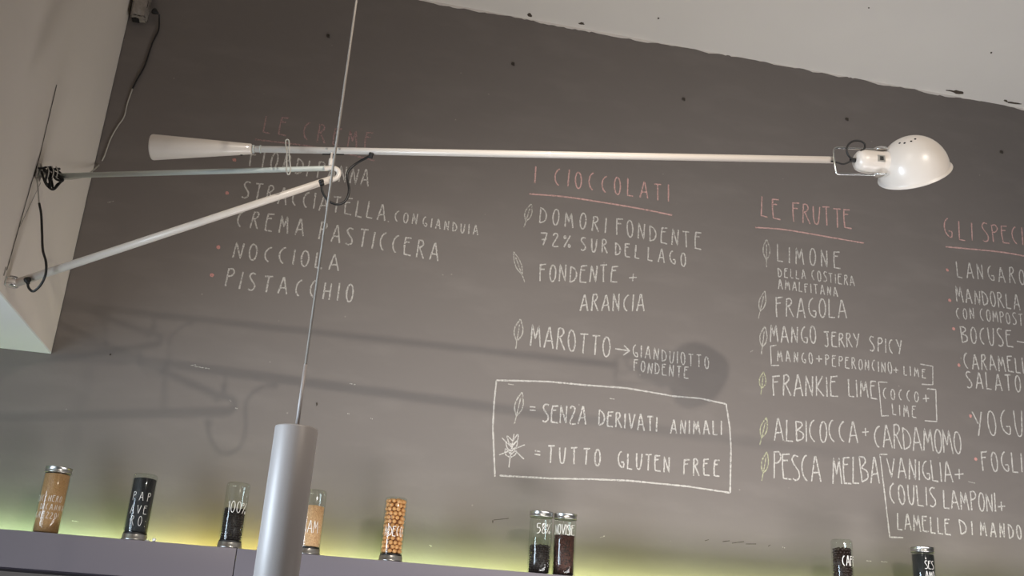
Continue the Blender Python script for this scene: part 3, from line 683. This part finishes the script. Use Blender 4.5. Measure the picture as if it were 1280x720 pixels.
# switch plate lying on the housing surface
ax0 = s0+sd*((sp-s0).dot(sd)); radial = (sp-ax0); radial = (radial-sd*radial.dot(sd))
nrm = (vdir-sd*vdir.dot(sd)).normalized(); side = sd.cross(nrm).normalized()
if side.dot(UP) < 0: side = -side
h_up = radial.dot(side); ang = math.asin(max(-.9, min(.9, h_up/r))); nn = (nrm*math.cos(ang)+side*math.sin(ang)).normalized(); ss = sd.cross(nn).normalized()
def plate(c, ax, ay, az, a, b, t0, t1):
    vs = [c+ax*(sx*a)+ay*(sy*b)+az*(t0 if k == 0 else t1) for k in (0, 1) for sx, sy in ((-1, -1), (1, -1), (1, 1), (-1, 1))]
    v = [bm.verts.new(p) for p in vs]
    for f in ((3, 2, 1, 0), (4, 5, 6, 7), (0, 1, 5, 4), (1, 2, 6, 5), (2, 3, 7, 6), (3, 0, 4, 7)): bm.faces.new([v[i] for i in f])
pc = ax0+nn*r
plate(pc, sd, ss, nn, 4.4*sc_m, 3.6*sc_m, -.004, .0016); obj('switch', bm, 'steel', sk, smooth=False)
bm = bmesh.new(); plate(pc, sd, ss, nn, 2.0*sc_m, 2.0*sc_m, -.002, .0035); obj('switch_button', bm, 'black', sk, smooth=False)
# dome shade
rc = hp(1142.5, 213.5); R = 38.2*sc_m
view = (rc-CAM).normalized(); ru = UP-view*UP.dot(view); ru.normalize(); rr_ = view.cross(ru)
n = (ru*-.90+rr_*.175+view*.36).normalized()          # direction the opening faces
top = -n
bm = bmesh.new(); prof = []; Hd = R*1.06
for i in range(15):
    a = math.pi/2*i/14; prof.append((max(.0012, R*math.sin(a)), Hd*math.cos(a)))
prof += [(R*1.0, -.003), (R*1.03, -.006), (R*1.055, -.008), (R*1.06, -.0095), (R*1.045, -.0105), (R*1.0, -.0085), (R*.975, -.003)]
for i in range(13, -1, -1):
    a = math.pi/2*i/14; prof.append((max(.001, (R-.0022)*math.sin(a)), (Hd-.0022)*math.cos(a)))
add_lathe(bm, rc, top, prof, 64, cap=False); sh = obj('shade', bm, 'white', lamp, label='glossy white domed metal shade')
# vents where the photo shows them
for (x, y) in ((1125, 179.7), (1131, 179.7), (1139, 177.5), (1144, 174.8)):
    d = ray(x, y).normalized(); o = CAM-rc; b = o.dot(d); cc = o.dot(o)-(R*1.03)**2; disc = b*b-cc
    if disc < 0: continue
    p = rc+(o+d*(-b-math.sqrt(disc))); q = p-rc; h = q.dot(top); ra = (q-top*h)
    th = math.atan2(ra.length/R, h/Hd); ps = rc+top*(Hd*math.cos(th))+ra.normalized()*(R*math.sin(th)); nm = (top*(math.cos(th)/Hd)+ra.normalized()*(math.sin(th)/R)).normalized()
    bm = bmesh.new(); add_lathe(bm, ps-nm*.0015, nm, [(.0027, 0), (.0027, .0021)], 14); obj('vent_hole', bm, 'dark', sh)
bm = bmesh.new(); bc = rc+top*R*.35
add_lathe(bm, bc+rr_*(-R*.55), rr_, [(.012, 0), (.013, .01), (.016, .02), (.027, .04), (.031, .055), (.026, .072), (.012, .083), (.002, .085)], 24); obj('bulb', bm, 'ink', lamp)
# black head cable with its loop
bm = bmesh.new()
add_tube(bm, spline([RB-UP*.003-rd*.01, hp(1046, 203), hp(1054, 205), hp(1061, 202.5, .004), hp(1066, 200, .006)], 8), .0022, 8)
add_tube(bm, spline([hp(1067, 200, .006), hp(1061, 197, .008), hp(1057, 190, .01), hp(1058, 182.5, .012), hp(1064, 177.5, .014), hp(1072, 177.2, .016), hp(1077.5, 181, .018), hp(1077.5, 186.5, .018), hp(1073, 190, .016)], 8), .0026, 8)
obj('head_cable', bm, 'black', lamp)

# ------------------------------------------------------------------ pendant cylinder lamp
pc = CAM+ray(371, 535)*1.70
pend = thing('pendant_lamp', pc-V((0, 0, .46)), 'slim pale grey cylinder pendant lamp hanging on a long thin cable', 'lamp')
pr = .0362
bm = bmesh.new(); add_lathe(bm, pc-V((0, 0, .46)), (0, 0, 1), [(pr*.93, .012), (pr*.93, 0), (pr, 0), (pr, .457), (pr*.985, .4595), (pr*.95, .46), (.004, .460)], 64); obj('cylinder_body', bm, 'alu', pend)
pc_t = V((pc.x, pc.y, ZC))
zt = pc.z
while proj(V((pc.x, pc.y, zt)))[1] > 456: zt += .002
bm = bmesh.new(); add_rod(bm, pc, V((pc.x, pc.y, zt)), .0036, .0032, 14); obj('stem', bm, 'alu', pend)
bm = bmesh.new(); add_rod(bm, V((pc.x, pc.y, zt)), pc_t-V((0, 0, .02)), .0024, .0024, 10); obj('cable', bm, 'line', pend)
bm = bmesh.new(); add_lathe(bm, pc_t-V((0, 0, .0305)), (0, 0, 1), [(.01, 0), (.05, .003), (.055, .006), (.055, .030)], 40); obj('canopy', bm, 'alu', pend)

# ------------------------------------------------------------------ junction box and its lead in the corner
def wb_(x, y, d=.03): return onY(x, y, -d)
o = wb_(176, 10, .03)
jb = thing('junction_box', onY(176, 28, 0), 'small plastic-wrapped junction box high in the left corner of the board', 'junction box')
bm = bmesh.new()
a = onY(165, 27, 0); b = onY(186, 2, 0)
add_box(bm, (a.x, -.046, a.z), (b.x+.010, -.002, b.z+.10), .004)
bmesh.ops.subdivide_edges(bm, edges=bm.edges, cuts=4, use_grid_fill=True)
rr = random.Random(2)
for v in bm.verts:
    v.co += V((rr.uniform(-1, 1), rr.uniform(-1, 1)*(1 if v.co.y < -.01 else 0), rr.uniform(-1, 1)))*.0022
obj('wrapped_case', bm, 'tape', jb)
bm = bmesh.new(); add_box(bm, (a.x+.003, -.030, a.z-.004), (b.x-.014, -.004, a.z+.002), .001); obj('dark_base', bm, 'dark', jb)
cab = thing('extension_lead', onY(190, 15, -.0), 'thin black and white lead running down the board corner to the lamp arm', 'cable')
bm = bmesh.new(); q0, q1 = onY(191.5, 13, -.03), onY(199, 18, -.03)
add_lathe(bm, q0, q1-q0, [(.010, 0), (.012, .001), (.012, .006), (.008, .013), (.005, .019), (.003, .022)], 20); obj('plug', bm, 'black', cab)
bm = bmesh.new(); add_tube(bm, spline([q1, onY(199, 24, -.02), onY(198, 38, -.006), onY(190, 55, -.005), onY(181, 82, -.005), onY(172, 98, -.005), onY(165.5, 111, -.005)], 8), .0028, 8); obj('black_lead', bm, 'black', cab)
bm = bmesh.new()
add_tube(bm, spline([onY(165.5, 111, -.005), onY(159, 130, -.004), onY(155, 146, -.004), onY(147, 158, -.004), onY(138, 174, -.004), onY(130, 196, -.006), onY(122, 208, -.012),
    onY(106, 220, -.25), onY(90, 223.5, -.5), onY(76, 224, piv.y+.0)], 8), .0024, 8); obj('white_lead', bm, 'cord', cab)
